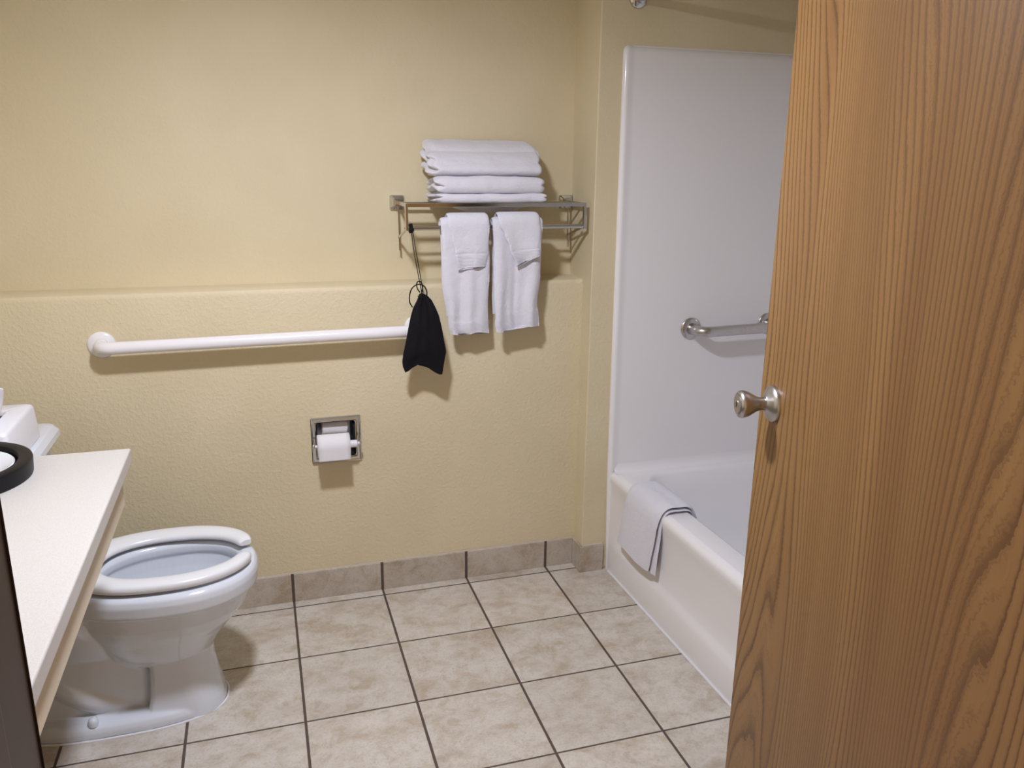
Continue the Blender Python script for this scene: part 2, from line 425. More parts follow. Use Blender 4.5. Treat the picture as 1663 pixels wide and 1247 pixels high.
# deck + basin
def rrect(x0, x1, y0, y1, r, z, nq=14):
    out = []
    for cx, cy, a0 in ((x1-r, y1-r, 0), (x0+r, y1-r, 90), (x0+r, y0+r, 180), (x1-r, y0+r, 270)):
        for k in range(nq):
            a = radians(a0+90*k/(nq-1)); out.append((cx+r*cos(a), cy+r*sin(a), z))
    return out
def deck(x0, x1, y0, y1, r, z):
    return [Vector(p) + Vector((((-p[1]-.05)*.02 if p[0] < 1.5 else 0), 0, 0)) for p in rrect(x0, x1, y0, y1, r, z)]
ds = [deck(1.176, TX1, TY1, TY0, .0005, .399), deck(1.240, 1.850, -1.49, -.088, .11, .400), deck(1.248, 1.843, -1.482, -.096, .105, .397),
      deck(1.254, 1.837, -1.475, -.103, .10, .388), deck(1.262, 1.828, -1.465, -.115, .10, .33), deck(1.285, 1.805, -1.42, -.150, .10, .16),
      deck(1.31, 1.78, -1.38, -.20, .10, .09), deck(1.36, 1.74, -1.30, -.28, .09, .07)]
w.loft(ds, False, True)
obj('tub', w, 'tub_acrylic', t, angle=60)
# end surround panel: bullnosed front edge and top, coved foot
def panel(name, lo, hi):
    w = Mb(); w.box(lo, hi); return obj(name, w, 'tub_acrylic', t, bevel=.016, angle=50)
w = Mb()
pts = []
def edgex(z): return interp(z, [0, .4, 1.87], [1.153, 1.143, 1.133])
zs = [0, .05, .1, .2, .3, .385]
rings = []
for z in [0, .06, .12, .2, .3, .42, .6, .9, 1.2, 1.5, 1.7, 1.84, 1.855, 1.866, 1.872]:
    dz = max(0, z-1.84)/.032; in_ = .022*(1-sqrt(max(0, 1-dz*dz)))
    x0 = edgex(z)+in_*.8; yb = -.0308; yf = -.052+in_
    prof = [(x0+.004, yb)]
    for k in range(9):
        a = pi/2*k/8; prof.append((x0+.014-.014*cos(a), min(yb, yf+.014-.014*sin(a))))
    prof += [(x0+.018, yf+.0005), (x0+.030, yf+.005), (x0+.045, yf+.0065), (TX1, yf+.0065), (TX1, yb)]
    rings.append([(x, y, z) for x, y in prof])
w.loft(rings, False, True)
obj('surround_end_panel', w, 'tub_acrylic', t, angle=50)
w = Mb(); cv = []
for z_, y_ in ((.3995, -.075), (.401, -.062), (.406, -.053), (.415, -.0475), (.43, -.046)): cv.append([(1.165, y_, z_), (TX1, y_, z_)])
w.loft(cv, False, False, closed=False); obj('cove', w, 'tub_acrylic', t)
panel('surround_back_panel', (1.905, TY1, .385), (TX1+.003, -.05, 1.872))
panel('surround_foot_panel', (1.16, TY1, .385), (1.91, TY1+.02, 1.872))
w = Mb(); w.lathe([(0, 0), (.032, 0), (.032, .002), (.028, .004), (0, .003)], (1.55, -1.25, .0705), (0, 0, 1)); obj('drain', w, 'chrome', t)
w = Mb(); w.tube([(tubx(y)+.005, y, .0015) for y in [-.06-.1*i for i in range(16)]], .0045, 8); obj('caulk_bead', w, 'white_plastic', t)

# ================================================================ GRAB BARS
def grab_bar(name, label, x0, x1, z0, z1, yw_, yb, mat, rad=.019, fr=.040):
    cx = (x0+x1)/2; t = thing(name, label, 'grab bar', (cx, yw_, z0))
    R_ = .035; pts = []
    d = yw_-yb
    def P(x, y, k): return (x, y, z0+(z1-z0)*k)
    pts.append(P(x0, yw_-.002, 0)); pts.append(P(x0, yb+R_, 0))
    for i in range(1, 9):
        a = pi/2*i/8; pts.append(P(x0+R_-R_*cos(a), yb+R_-R_*sin(a), 0))
    nn = 10
    for i in range(1, nn): pts.append(P(x0+R_+(x1-x0-2*R_)*i/nn, yb, i/nn))
    for i in range(0, 9):
        a = pi/2*i/8; pts.append(P(x1-R_+R_*sin(a), yb+R_-R_*cos(a), 1))
    pts.append(P(x1, yw_-.002, 1))
    w = Mb(); w.tube(pts, rad, 28); obj('bar', w, mat, t, angle=60)
    for x, k in ((x0, 0), (x1, 1)):
        w = Mb(); w.lathe([(0, 0), (fr, 0), (fr, .003), (fr-.002, .0055), (fr*.7, .0085), (rad+.0025, .010), (rad+.0008, .009), (0, .009)], P(x, yw_, k), (0, -1, 0), 48)
        f_ = obj('flange', w, mat, t)
        if mat == 'white_enamel': pass
grab_bar('grab_bar', 'long white grab bar on the beige wall above the toilet', -.512, .455, .952, .960, YL, -.014, 'white_enamel')
grab_bar('grab_bar', 'brushed metal grab bar on the white tub surround', 1.445, 1.765, .926, .930, -.0455, -.120, 'brushed')

# shower curtain rod
t = thing('shower_rod', 'chrome shower curtain rod flange high above the tub surround', 'shower rod', (1.18, -.03, 2.0))
w = Mb(); w.tube([(1.181, -.031, 2.012), (1.181, -1.598, 2.012)], .0125, 20); obj('rod', w, 'chrome', t)
for y_, s_ in ((-.03, -1), (-1.60, 1)):
    w = Mb(); w.lathe([(0, 0), (.031, 0), (.031, .004), (.027, .009), (.018, .012), (.017, .028), (.0135, .030), (0, .030)], (1.181, y_, 2.012), (0, s_, 0)); obj('flange', w, 'chrome', t)

# ================================================================ TOILET
YC = -.420
t = thing('toilet', 'white toilet with elongated bowl and open front seat', 'toilet', (-.50, YC, 0))
w = Mb()
def ring(z, xf, xb, hw, e=2.2, dy=0, n_=72):
    xc = xf-(xf-xb)*.42; return superell(xc, YC+dy, xf-xc, hw, z, n_, e, xb=(xc-xb))
bowl = [ring(.215, -.30, -.42, .03), ring(.225, -.26, -.45, .065), ring(.26, -.215, -.475, .09), ring(.31, -.175, -.49, .112), ring(.355, -.150, -.505, .128), ring(.385, -.140, -.51, .135), ring(.395, -.146, -.505, .130),
        ring(.412, -.146, -.505, .130), ring(.422, -.136, -.515, .137), ring(.4255, -.122, -.55, .150), ring(.4235, -.106, -.585, .172), ring(.415, -.099, -.60, .182),
        ring(.400, -.0965, -.605, .186), ring(.372, -.099, -.605, .1845), ring(.364, -.103, -.605, .181), ring(.360, -.116, -.60, .168), ring(.335, -.124, -.595, .159), ring(.31, -.136, -.585, .152), ring(.28, -.158, -.57, .138),
        ring(.25, -.185, -.555, .122), ring(.22, -.208, -.54, .108), ring(.19, -.228, -.52, .094), ring(.165, -.24, -.50, .078), ring(.150, -.28, -.46, .05)]
w.loft(bowl, True, True)
# front pedestal column
def colring(z, xf, xb, hw):
    pts = []
    r_ = min(hw, .085)
    for k in range(17):
        a = -pi/2+pi*k/16; pts.append((xf-r_+r_*cos(a), YC+(hw-r_)*(1 if a > 0 else -1)*(1 if abs(a) > .01 else 0)+r_*sin(a), z))
    pts += [(xb+.01, YC+hw, z), (xb, YC+hw-.01, z), (xb, YC-hw+.01, z), (xb+.01, YC-hw, z)]
    return pts
w.loft([colring(0, -.212, -.418, .104), colring(.03, -.214, -.412, .099), colring(.08, -.224, -.402, .090), colring(.14, -.234, -.398, .085), colring(.19, -.235, -.396, .085), colring(.26, -.215, -.392, .092)])
# foot flange
def ell2(z, g): 
    return [(x, y, z) for x, y, _ in superell(-.49, YC, .274+g, .118+g, 0, 64, 2.6, xb=.26+g)]
w.loft([ell2(0, .006), ell2(.018, .005), ell2(.030, -.001), ell2(.037, -.014), ell2(.040, -.035)])
# trapway and rear body
w.tube(cat_curve([(-.42, YC, .17), (-.50, YC, .155), (-.58, YC, .10), (-.64, YC, .06), (-.70, YC, .02)], 6), .062, 20)
w.tube(cat_curve([(-.40, YC, .05), (-.47, YC-.030, .05), (-.55, YC-.045, .075), (-.63, YC-.035, .13), (-.70, YC-.01, .17)], 6), .036, 16)
w.tube(cat_curve([(-.40, YC, .05), (-.47, YC+.030, .05), (-.55, YC+.045, .075), (-.63, YC+.035, .13), (-.70, YC+.01, .17)], 6), .036, 16)
w.loft([rrect(-.78, -.40, YC-.062, YC+.062, .03, .01), rrect(-.80, -.40, YC-.065, YC+.065, .03, .2), rrect(-.86, -.50, YC-.11, YC+.11, .05, .30), rrect(-.875, -.545, YC-.155, YC+.155, .05, .365), rrect(-.875, -.545, YC-.165, YC+.165, .05, .418)])
bo = obj('bowl', w, 'ceramic', t)
rm = bo.modifiers.new('remesh', 'REMESH'); rm.mode = 'VOXEL'; rm.voxel_size = .0032; rm.use_smooth_shade = True
sm = bo.modifiers.new('smooth', 'SMOOTH'); sm.factor = .5; sm.iterations = 5
# water
w = Mb(); w.add(ring(.262, -.216, -.474, .0895), [tuple(range(72))]); obj('water', w, 'water', t)
# bolt caps
for s_ in (-1, 1):
    w = Mb(); w.lathe([(0, 0), (.0135, 0), (.0135, .010), (.0115, .018), (.006, .022), (0, .0225)], (-.545, YC+s_*.103, .034), (0, 0, 1), 24); obj('bolt_cap', w, 'ceramic', t)
# caulk line where the foot meets the tiles
w = Mb(); w.tube([(x, y, .001) for x, y, _ in superell(-.49, YC, .283, .127, 0, 90, 2.6, xb=.27)], .0035, 8, loop=True); obj('caulk_bead', w, 'white_plastic', t)
# open-front seat
w = Mb(); rings = []; SZ0, SZ1 = .4295, .457
xc = -.335; T0 = .20
NS = 110
for i in range(NS+1):
    th = T0+(2*pi-2*T0)*i/NS; c, s_ = cos(th), sin(th); e = 2.25
    def sup(ax, ay, xbk):
        rx = ax if c >= 0 else xbk
        return Vector((xc+rx*math.copysign(abs(c)**(2/e), c), YC+.008+ay*math.copysign(abs(s_)**(2/e), s_), 0))
    out_ = sup(.231, .179, .25); inn = sup(.190, .118, .165)
    if c > 0: # arms narrow towards the gap
        inn = inn.lerp(out_, .0)
    endk = min(i, NS-i)/4.0; sc_ = 1.0 if endk >= 1 else max(.05, sqrt(1-(1-endk)**2))
    mid = (out_+inn)/2; half = (out_-inn)/2*(0.72+.28*sc_); hz = (SZ1-SZ0)/2*(0.55+.45*sc_); zm = (SZ0+SZ1)/2
    r_ = []
    for k in range(24):
        a = 2*pi*k/24; ca, sa = cos(a), sin(a)
        px_ = math.copysign(abs(ca)**(2/3.4), ca); pz_ = math.copysign(abs(sa)**(2/3.0), sa)
        slope = -.004*(px_ < 0)*abs(px_)*(pz_ > 0)
        p = mid + half*(px_*(1-.05*max(0, pz_))); r_.append((p.x, p.y, zm+hz*pz_+slope))
    rings.append(r_)
w.loft(rings); seat_o = obj('seat', w, 'seat_plastic', t, angle=60)
for s_ in (-1, 1):
    w = Mb(); w.lathe([(0, 0), (.016, 0), (.018, .004), (.018, .026), (.015, .031), (0, .032)], (-.60, YC+s_*.07, .417), (0, 0, 1), 24); obj('seat_hinge', w, 'seat_plastic', seat_o)
# rubber bumpers under the seat
# tank and lid
w = Mb(); w.loft([rrect(-.868, -.655, YC-.205, YC+.205, .03, .418), rrect(-.872, -.640, YC-.215, YC+.215, .035, .50), rrect(-.876, -.622, YC-.228, YC+.228, .035, .752)]); tank_o = obj('tank', w, 'ceramic', t, bevel=.006)
w = Mb(); w.loft([rrect(-.885, -.606, YC-.240, YC+.240, .03, .752), rrect(-.888, -.598, YC-.245, YC+.245, .035, .758), rrect(-.888, -.600, YC-.243, YC+.243, .035, .772), rrect(-.885, -.610, YC-.234, YC+.234, .035, .786), rrect(-.875, -.628, YC-.218, YC+.218, .03, .790)])
obj('tank_lid', w, 'ceramic', t, angle=25, bevel=0)
w = Mb(); w.lathe([(0, 0), (.012, 0), (.012, .010), (0, .012)], (-.627, YC+.16, .70), (1, 0, 0), 20); w.tube([(-.614, YC+.16, .70), (-.612, YC+.11, .692), (-.611, YC+.08, .688)], [.005, .006, .007], 10); obj('flush_lever', w, 'chrome', tank_o)

# ================================================================ TISSUE BOX COVER on the tank lid
t = thing('tissue_box_cover', 'white plastic tissue box cover on the toilet tank lid', 'tissue box', (-.70, -.44, .7905))
bx0, bx1, by0, by1, bz0, bz1 = -.762, -.622, -.575, -.302, .7905, .880
hx0, hx1, hy0, hy1 = -.715, -.672, -.54, -.37
w = Mb()
def mrr(x0, x1, y0, y1, r, z): return rrect(x0, x1, y0, y1, r, z, 8)
w.loft([mrr(bx0, bx1, by0, by1, .012, bz0), mrr(bx0+.004, bx1-.004, by0+.004, by1-.006, .013, bz1-.010), mrr(bx0+.006, bx1-.007, by0+.007, by1-.009, .013, bz1-.003), mrr(bx0+.012, bx1-.013, by0+.013, by1-.015, .012, bz1),
        mrr(hx0, hx1, hy0, hy1, .010, bz1), mrr(hx0+.002, hx1-.002, hy0+.002, hy1-.002, .010, bz1-.003), mrr(hx0+.002, hx1-.002, hy0+.002, hy1-.002, .010, bz1-.012)], True, False)
obj('cover', w, 'white_plastic', t, angle=50)
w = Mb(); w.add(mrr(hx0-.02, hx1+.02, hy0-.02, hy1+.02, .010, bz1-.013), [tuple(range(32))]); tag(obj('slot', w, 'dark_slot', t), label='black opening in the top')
# tissue
w = Mb(); random.seed(4)
rings = []
for i in range(15):
    v_ = i/14; z = bz1-.012+v_*.088; r_ = []
    for k in range(28):
        u_ = k/27; y = -.535+u_*(.140-.01*v_)+.008*sin(v_*3); x = -.684+.012*v_*u_+.008*sin(u_*7+v_*2)*(.4+v_)+.004*sin(u_*17)
        zz_ = z + (.018*sin(u_*pi)-.015*u_)*v_
        r_.append((x, y, zz_))
    rings.append(r_)
w.loft(rings, False, False, closed=False)
o = tag(obj('tissue', w, 'paper', origin=(-.70, -.48, bz1-.012)), 'white tissue sheet sticking up out of the tissue box cover', 'tissue')
sd = o.modifiers.new('s', 'SOLIDIFY'); sd.thickness = .0012

# ================================================================ VANITY COUNTER
CX, CY0, CY1 = -.348, -.690, YF
t = thing('counter', 'cream laminate vanity counter in front of the toilet', 'counter', (-.62, -1.4, .74))
w = Mb(); w.box((XL, CY1, .826), (CX, CY0, .860)); obj('countertop', w, 'counter', t, bevel=.004)
w = Mb(); w.box((CX-.042, CY1, .728), (CX-.024, CY0-.010, .826)); obj('front_apron', w, 'apron', t, smooth=False, bevel=.002)
w = Mb(); w.box((XL, CY0-.030, .735), (CX-.042, CY0-.012, .826)); obj('end_apron', w, 'apron', t, smooth=False, bevel=.002)

# round black tray
TC = Vector((-.672, -.815, .8605))
w = Mb(); w.lathe([(0, 0), (.148, 0), (.151, .003), (.153, .030), (.152, .034), (.149, .0355), (.130, .0355), (.127, .034), (.124, .022), (.119, .010), (.114, .0075), (0, .0075)], TC, (0, 0, 1), 72)
tag(obj('tray', w, 'black_plastic', angle=30), 'round black tray with a thick raised rim on the counter', 'tray')
w = Mb(); w.lathe([(0, 0), (.070, 0), (.078, .002), (.103, .012), (.109, .0165), (.107, .0180), (.102, .0165), (.074, .007), (0, .006)], TC+Vector((.010, .002, .0100)), (0, 0, 1), 64)
tag(obj('saucer', w, 'ceramic'), 'white saucer lying inside the black tray', 'saucer')

# ================================================================ TOILET PAPER HOLDER
t = thing('toilet_paper_holder', 'recessed chrome toilet paper holder in the beige wall', 'paper holder', (.172, YL, .505))
FX0, FX1, FZ0, FZ1 = .090, .256, .505, .667
def frect(x0, x1, z0, z1, y, r=.003):
    return [(x, y, z) for x, z, _ in rrect(x0, x1, z0, z1, r, 0, 5)]
w = Mb(); w.loft([frect(FX0, FX1, FZ0, FZ1, YL-.001), frect(FX0, FX1, FZ0, FZ1, YL-.006), frect(FX0+.0025, FX1-.0025, FZ0+.0025, FZ1-.0025, YL-.0085), frect(FX0+.0045, FX1-.0045, FZ0+.0045, FZ1-.0045, YL-.0075), frect(FX0+.006, FX1-.006, FZ0+.006, FZ1-.006, YL-.0045),
        frect(FX0+.0135, FX1-.0135, FZ0+.0135, FZ1-.0135, YL-.0045), frect(FX0+.015, FX1-.015, FZ0+.0155, FZ1-.0155, YL-.0065), frect(FX0+.0165, FX1-.0165, FZ0+.0185, FZ1-.0185, YL-.004), frect(FX0+.0165, FX1-.0165, FZ0+.0185, FZ1-.0185, YL+.004)], False, False)
obj('frame', w, 'chrome', t, angle=30)
w = Mb(); w.loft([frect(HX0+.0025, HX1-.0025, HZ0+.0015, HZ1-.0015, YL-.002, .008), frect(HX0+.0025, HX1-.0025, HZ0+.0015, HZ1-.0015, YL+.075, .02), frect(HX0+.012, HX1-.012, HZ0+.012, HZ1-.012, YL+.088, .02)], False, True)
obj('recess', w, 'shaded_chrome', t)
RC = Vector((0, -.004, .583))
for x_ in (.0965, .2475):
    w = Mb(); w.box((x_-.0015, .0, .573), (x_+.0015, YL-.004, .593)); w.lathe([(0, 0), (.007, 0), (.007, .004), (0, .006)], (x_, .002, .583), (-1 if x_ < .15 else 1, 0, 0), 16)
    obj('arm', w, 'chrome', t, bevel=.001)
w = Mb(); w.tube([(.099, RC.y, RC.z), (.104, RC.y, RC.z), (.108, RC.y, RC.z), (.160, RC.y, RC.z), (.161, RC.y, RC.z), (.236, RC.y, RC.z), (.239, RC.y, RC.z), (.245, RC.y, RC.z)], [.005, .005, .0115, .0115, .0125, .0125, .006, .005], 24); obj('spindle', w, 'white_plastic', t)
# paper roll on the spindle
x0, x1 = .106, .212; RR = .038
w = Mb(); w.lathe([(.0125, 0), (RR-.002, 0), (RR, .002), (RR, x1-x0-.002), (RR-.002, x1-x0), (.0127, x1-x0), (.0125, 0)], (x0, RC.y, RC.z), (1, 0, 0), 48)
tp = tag(obj('toilet_paper_roll', w, 'paper', origin=(.159, RC.y, RC.z)), 'white toilet paper roll on the chrome holder spindle', 'toilet paper')
w = Mb(); rings = []
for i in range(22):
    if i < 12: a = radians(110-110*i/11); y = RC.y-(RR+.001)*cos(a)*1.0; z = RC.z+(RR+.001)*sin(a)
    else: y = RC.y-(RR+.001); z = RC.z-.0042*(i-11)
    rings.append([(x0+.001+(x1-x0-.002)*k/6, y, z) for k in range(7)])
w.loft(rings, False, False, closed=False); o = obj('loose_sheet', w, 'paper', tp); sd = o.modifiers.new('s', 'SOLIDIFY'); sd.thickness = .0008
# spare roll down in the recess
w = Mb(); w.lathe([(.018, 0), (.028, .0), (.032, .004), (.032, .084), (.028, .088), (.018, .088), (.018, 0)], (.128, YL+.046, .618), (1, 0, 0), 32)
for i, p in enumerate(w.v):
    d = .003*noise.noise(Vector(p)*60); w.v[i] = (p[0]+d, p[1]+d, p[2]+d*1.2)
tag(obj('toilet_paper_roll', w, 'paper', origin=(.172, YL+.04, .607)), 'partly used toilet paper roll inside the chrome wall recess', 'toilet paper')

# ================================================================ TOWEL SHELF
SX0, SX1, SYF = .421, 1.030, -.008
ZT, ZB = 1.366, 1.293
t = thing('towel_shelf', 'chrome hotel towel shelf with lower bar mounted on the wall', 'towel shelf', ((SX0+SX1)/2, YU, 1.28))
for x_ in (SX0, SX1):
    w = Mb(); pr = []
    for rr_, yy in ((.0245, 0), (.0245, .006), (.0215, .011), (.013, .014), (.0105, .018), (.0105, .034), (.0125, .038)):
        pr.append([(x_-.0, YU-yy, 1.366)] )
    def sq(h_, y_, r_): return [(x_+a_, y_, 1.366+b_) for a_, b_, _ in rrect(-h_, h_, -h_, h_, r_, 0, 5)]
    w.loft([sq(.0245, YU, .006), sq(.0245, YU-.007, .006), sq(.0225, YU-.011, .006), sq(.013, YU-.014, .004), sq(.0105, YU-.018, .003), sq(.0105, YU-.040, .003)])
    obj('wall_post', w, 'chrome', t, angle=35)
    # side frame: flat bar arm, front drop, rear strut with a hanging tab
    w = Mb()
    def flat(p0, p1, hh, tt=.003):
        p0 = Vector(p0); p1 = Vector(p1); d = (p1-p0).normalized(); u = Vector((1, 0, 0)); v_ = d.cross(u).normalized()
        q = []
        for p in (p0, p1):
            for a_, b_ in ((-1, -1), (1, -1), (1, 1), (-1, 1)): q.append(p+u*tt*a_+v_*hh*b_)
        w.add(q, [(0, 3, 2, 1), (4, 5, 6, 7), (0, 1, 5, 4), (1, 2, 6, 5), (2, 3, 7, 6), (3, 0, 4, 7)])
    flat((x_, YU-.03, ZT), (x_, SYF-.006, ZT), .006)
    obj('side_arm', w, 'chrome', t, smooth=False, bevel=.001)
    w = Mb(); flat((x_, SYF, ZT+.006), (x_, SYF, ZB-.007), .007, .004); obj('front_drop', w, 'chrome', t, smooth=False, bevel=.001)
    w = Mb(); flat((x_, SYF, ZB), (x_, .145, 1.252), .004, .002); flat((x_, YU-.03, ZT-.004), (x_, .145, 1.252), .004, .002)
    strut = obj('strut', w, 'chrome', t, smooth=False, bevel=.0008)
    w = Mb(); flat((x_, .145, 1.254), (x_, .140, 1.208), .005, .002); w.lathe([(0, 0), (.0022, 0), (.0022, .006), (0, .006)], (x_-.003, .143, 1.232), (1, 0, 0), 10); obj('tab', w, 'chrome', strut, smooth=False)
def bar(name, y, z, hh, tt=None, r=None):
    w = Mb()
    if r: w.tube([(SX0, y, z), (SX1, y, z)], r, 20)
    else: w.box((SX0, y-tt, z-hh), (SX1, y+tt, z+hh))
    obj(name, w, 'chrome', t, smooth=bool(r), bevel=0 if r else .0012)
bar('front_bar', SYF, ZT, .0062, .004)
bar('shelf_bar', .062, ZT, .004, .004); bar('shelf_bar', .128, ZT, .004, .004)
bar('towel_bar', SYF+.001, ZB+.001, None, None, .0075)
bar('rear_bar', .040, ZB-.004, None, None, .004)

# ================================================================ TOWELS
def cloth_n(p, s, amp): return amp*noise.noise(Vector(p)*s)
def folded_towel(label, x0, x1, y0, y1, z0, z1, seed, slope=0, lean=0, layers=3, sag=0, taper=0, group='folded bath towels'):
    """rounded slab of folded terry; left end shows the fold layers"""
    nx, ny, nz = 44, 22, 16
    idx = {}; V_ = []; F_ = []
    def pt(i, j, k):
        key = (i, j, k)
        if key in idx: return idx[key]
        u, v, h = i/nx*2-1, j/ny*2-1, k/nz*2-1
        W_, D_, H_ = (x1-x0)/2, (y1-y0)/2, (z1-z0)/2
        r = min(H_*.92, .035); ry = r if not lean else .075; p = Vector((u*W_, v*D_, h*H_)); rx = min(r, .020)
        c = Vector((max(-W_+rx, min(W_-rx, p.x)), max(-D_+ry, min(D_-r, p.y)), max(-H_+r, min(H_-r, p.z))))
        d = p-c; dd = Vector((d.x/rx, d.y/(ry if d.y < 0 else r), d.z/r))
        if dd.length > 1e-6:
            m_ = max(abs(dd.x), abs(dd.y), abs(dd.z)); dd = dd.normalized()*m_; p = c+Vector((dd.x*rx, dd.y*(ry if d.y < 0 else r), dd.z*r))
        # fold grooves on the left end and (weaker) on the right
        hz_ = p.z/H_
        if u < -.75:
            g = (abs(u)-.75)/.25; ph = (hz_*.5+.5)*layers + .35*sin(v*2.2+seed)
            p.x += g*g*(.016*(1-abs(sin(pi*ph)))**1.5 - .010*abs(sin(pi*ph)) + .012*noise.noise(Vector((seed, v*2, hz_*1.5))))
        if u > .8:
            g = (u-.8)/.2; p.x -= g*.010*(1-abs(sin(pi*(hz_*.5+.5)*2)))**2
        ytop = min(1, max(0, (p.z/H_)*.5+.5))
        p.y += lean*ytop*(1-.75*(v*.5+.5))
        p.z += slope*ytop*(v*.5+.5)
        p.x += taper*(-1 if u > 0 else .25)*ytop*abs(u)*(v*.5+.5)
        if sag and h < 0:
            q_ = max(0, 1-abs((p.y+(y0+y1)/2-.075)/.060)); q_ = q_*q_*(3-2*q_); p.z -= sag*q_*(-h)*max(0, 1-(u-.05)**2*1.15)
        P_ = p+Vector(((x0+x1)/2, (y0+y1)/2, (z0+z1)/2))
        nz_ = Vector((cloth_n(P_+Vector((seed, 0, 0)), 14, .004), cloth_n(P_+Vector((0, seed, 0)), 14, .005), cloth_n(P_+Vector((0, 0, seed)), 11, .0045)))
        nz_ += Vector((0, cloth_n(P_, 45, .0016), cloth_n(P_+Vector((3, 0, seed)), 45, .0016)))
        if h < 0: nz_.z = 0 if not sag else nz_.z*.4
        V_.append(P_+nz_); idx[key] = len(V_)-1; return idx[key]
    for i in range(nx):
        for j in range(ny):
            for k in (0, nz): F_.append((pt(i, j, k), pt(i+1, j, k), pt(i+1, j+1, k), pt(i, j+1, k)))
    for i in range(nx):
        for k in range(nz):
            for j in (0, ny): F_.append((pt(i, j, k), pt(i+1, j, k), pt(i+1, j, k+1), pt(i, j, k+1)))
    for j in range(ny):
        for k in range(nz):
            for i in (0, nx): F_.append((pt(i, j, k), pt(i, j+1, k), pt(i, j+1, k+1), pt(i, j, k+1)))
    w = Mb(); w.add(V_, F_); o = obj('folded_towel', w, 'terry', angle=80)
    o.modifiers.new('sub', 'SUBSURF').render_levels = 1
    return tag(o, label, 'towel', group)
folded_towel('folded white bath towel, lowest in the stack resting on the shelf bars', .520, .893, -.022, .150, 1.3735, 1.402, 1.3, layers=2, sag=.042)
folded_towel('folded white bath towel, middle one of the stack on the shelf', .524, .890, -.018, .152, 1.400, 1.456, 5.1, layers=2)
folded_towel('folded white bath towel, thickest and topmost of the stack', .508, .894, -.022, .156, 1.454, 1.545, 9.7, slope=.034, lean=.085, layers=3, taper=.012)

def drape(name, label, cat, group, ybar, ztop, rbar, th, zf, zb, xl, xr, seed, fold, hem=None, bot=None, tilt=0, mats=('terry', 'hem')):
    """cloth folded over a bar along X. xl/xr(v): v=0 at crest .. 1 at the front hem"""
    R_ = rbar+th/2; path = []
    nb, nc, nf = 10, 12, 44
    for i in range(nb):
        zz_ = zb+(ztop-R_-zb)*i/nb; path.append((ybar+R_+.002, zz_, -max(1e-3, (ztop-R_-zz_)/(ztop-R_-zf))))
    for i in range(nc+1):
        a = pi*i/nc; path.append((ybar+R_*cos(a), ztop-R_+R_*sin(a), 0))
    for i in range(1, nf+1): path.append((ybar-R_, ztop-R_-(ztop-R_-zf)*i/nf, i/nf))
    w = Mb(); rings = []; NC = 56
    for q, (y, z, v) in enumerate(path):
        pa = path[max(q-1, 0)]; pb = path[min(q+1, len(path)-1)]
        T = Vector((0, pb[0]-pa[0], pb[1]-pa[1])).normalized(); Nn = Vector((0, -T.z, T.y))*1.0
        if T.z > 0: Nn = Vector((0, T.z, -T.y))
        Nn = Vector((0, T.z, -T.y)) # outward: back side +y, front side -y
        vv_ = max(0, v); L, R2 = xl(abs(v)), xr(abs(v)); R2 -= .004*(v < 0); L += .004*(v < 0); r_ = []
        endk = 1.0
        if q == len(path)-1 or q == 0: endk = .6
        for k in range(NC):
            a = 2*pi*k/NC; ca, sa = cos(a), sin(a)
            e1 = 2/7.0
            u = math.copysign(abs(ca)**e1, ca) if abs(ca) < .9999 else ca
            u = -cos(pi*(k/(NC/2))) if False else ca
            # distribute evenly across the width: stadium
            half = NC//2
            if k < half: uu = 1-2*k/(half-1); side = 1
            else: uu = -1+2*(k-half)/(half-1); side = -1
            tt = th/2*sqrt(max(0.0, 1-abs(uu)**10))*endk*side
            f_ = fold(uu, vv_) if v > 0 else fold(uu, 0)*.5
            bz = (bot(uu)*vv_**3 if bot else 0)
            groove = 0
            if hem and v > 0 and side > 0:
                for hv, hw_ in hem:
                    groove -= .0022*math.exp(-((vv_-hv)/hw_)**2)
            x = (L+R2)/2+(R2-L)/2*uu
            pbase = Vector((x, y, z+bz)) + Nn*(tt+groove+ (f_ if v > 0 else 0))
            nn = cloth_n((x*1, pbase.y+seed, z), 26, .0028)+cloth_n((x, seed, z), 90, .0010)
            if v > .02: pbase.y -= abs(nn) if side < 0 else -nn*.6
            pbase.x += cloth_n((uu*2+seed, z*6, seed), 1.7, .004)
            pbase.z += tilt*uu*vv_
            r_.append(pbase)
        rings.append(r_)
    n0 = len(rings); w.loft(rings)
    if hem and len(mats) > 1:
        fm = []; nf_ = NC
        hv0 = hem[0][0]; hv1 = hem[-1][0] if len(hem) > 1 else 1.0
        for fi in range(len(w.f)):
            ri = fi//nf_
            v = path[min(ri, len(path)-1)][2]
            w.fm[fi] = 1 if v > hv0+.01 and v < hv1 else 0
    o = obj(name, w, list(mats), angle=80); return tag(o, label, cat, group)

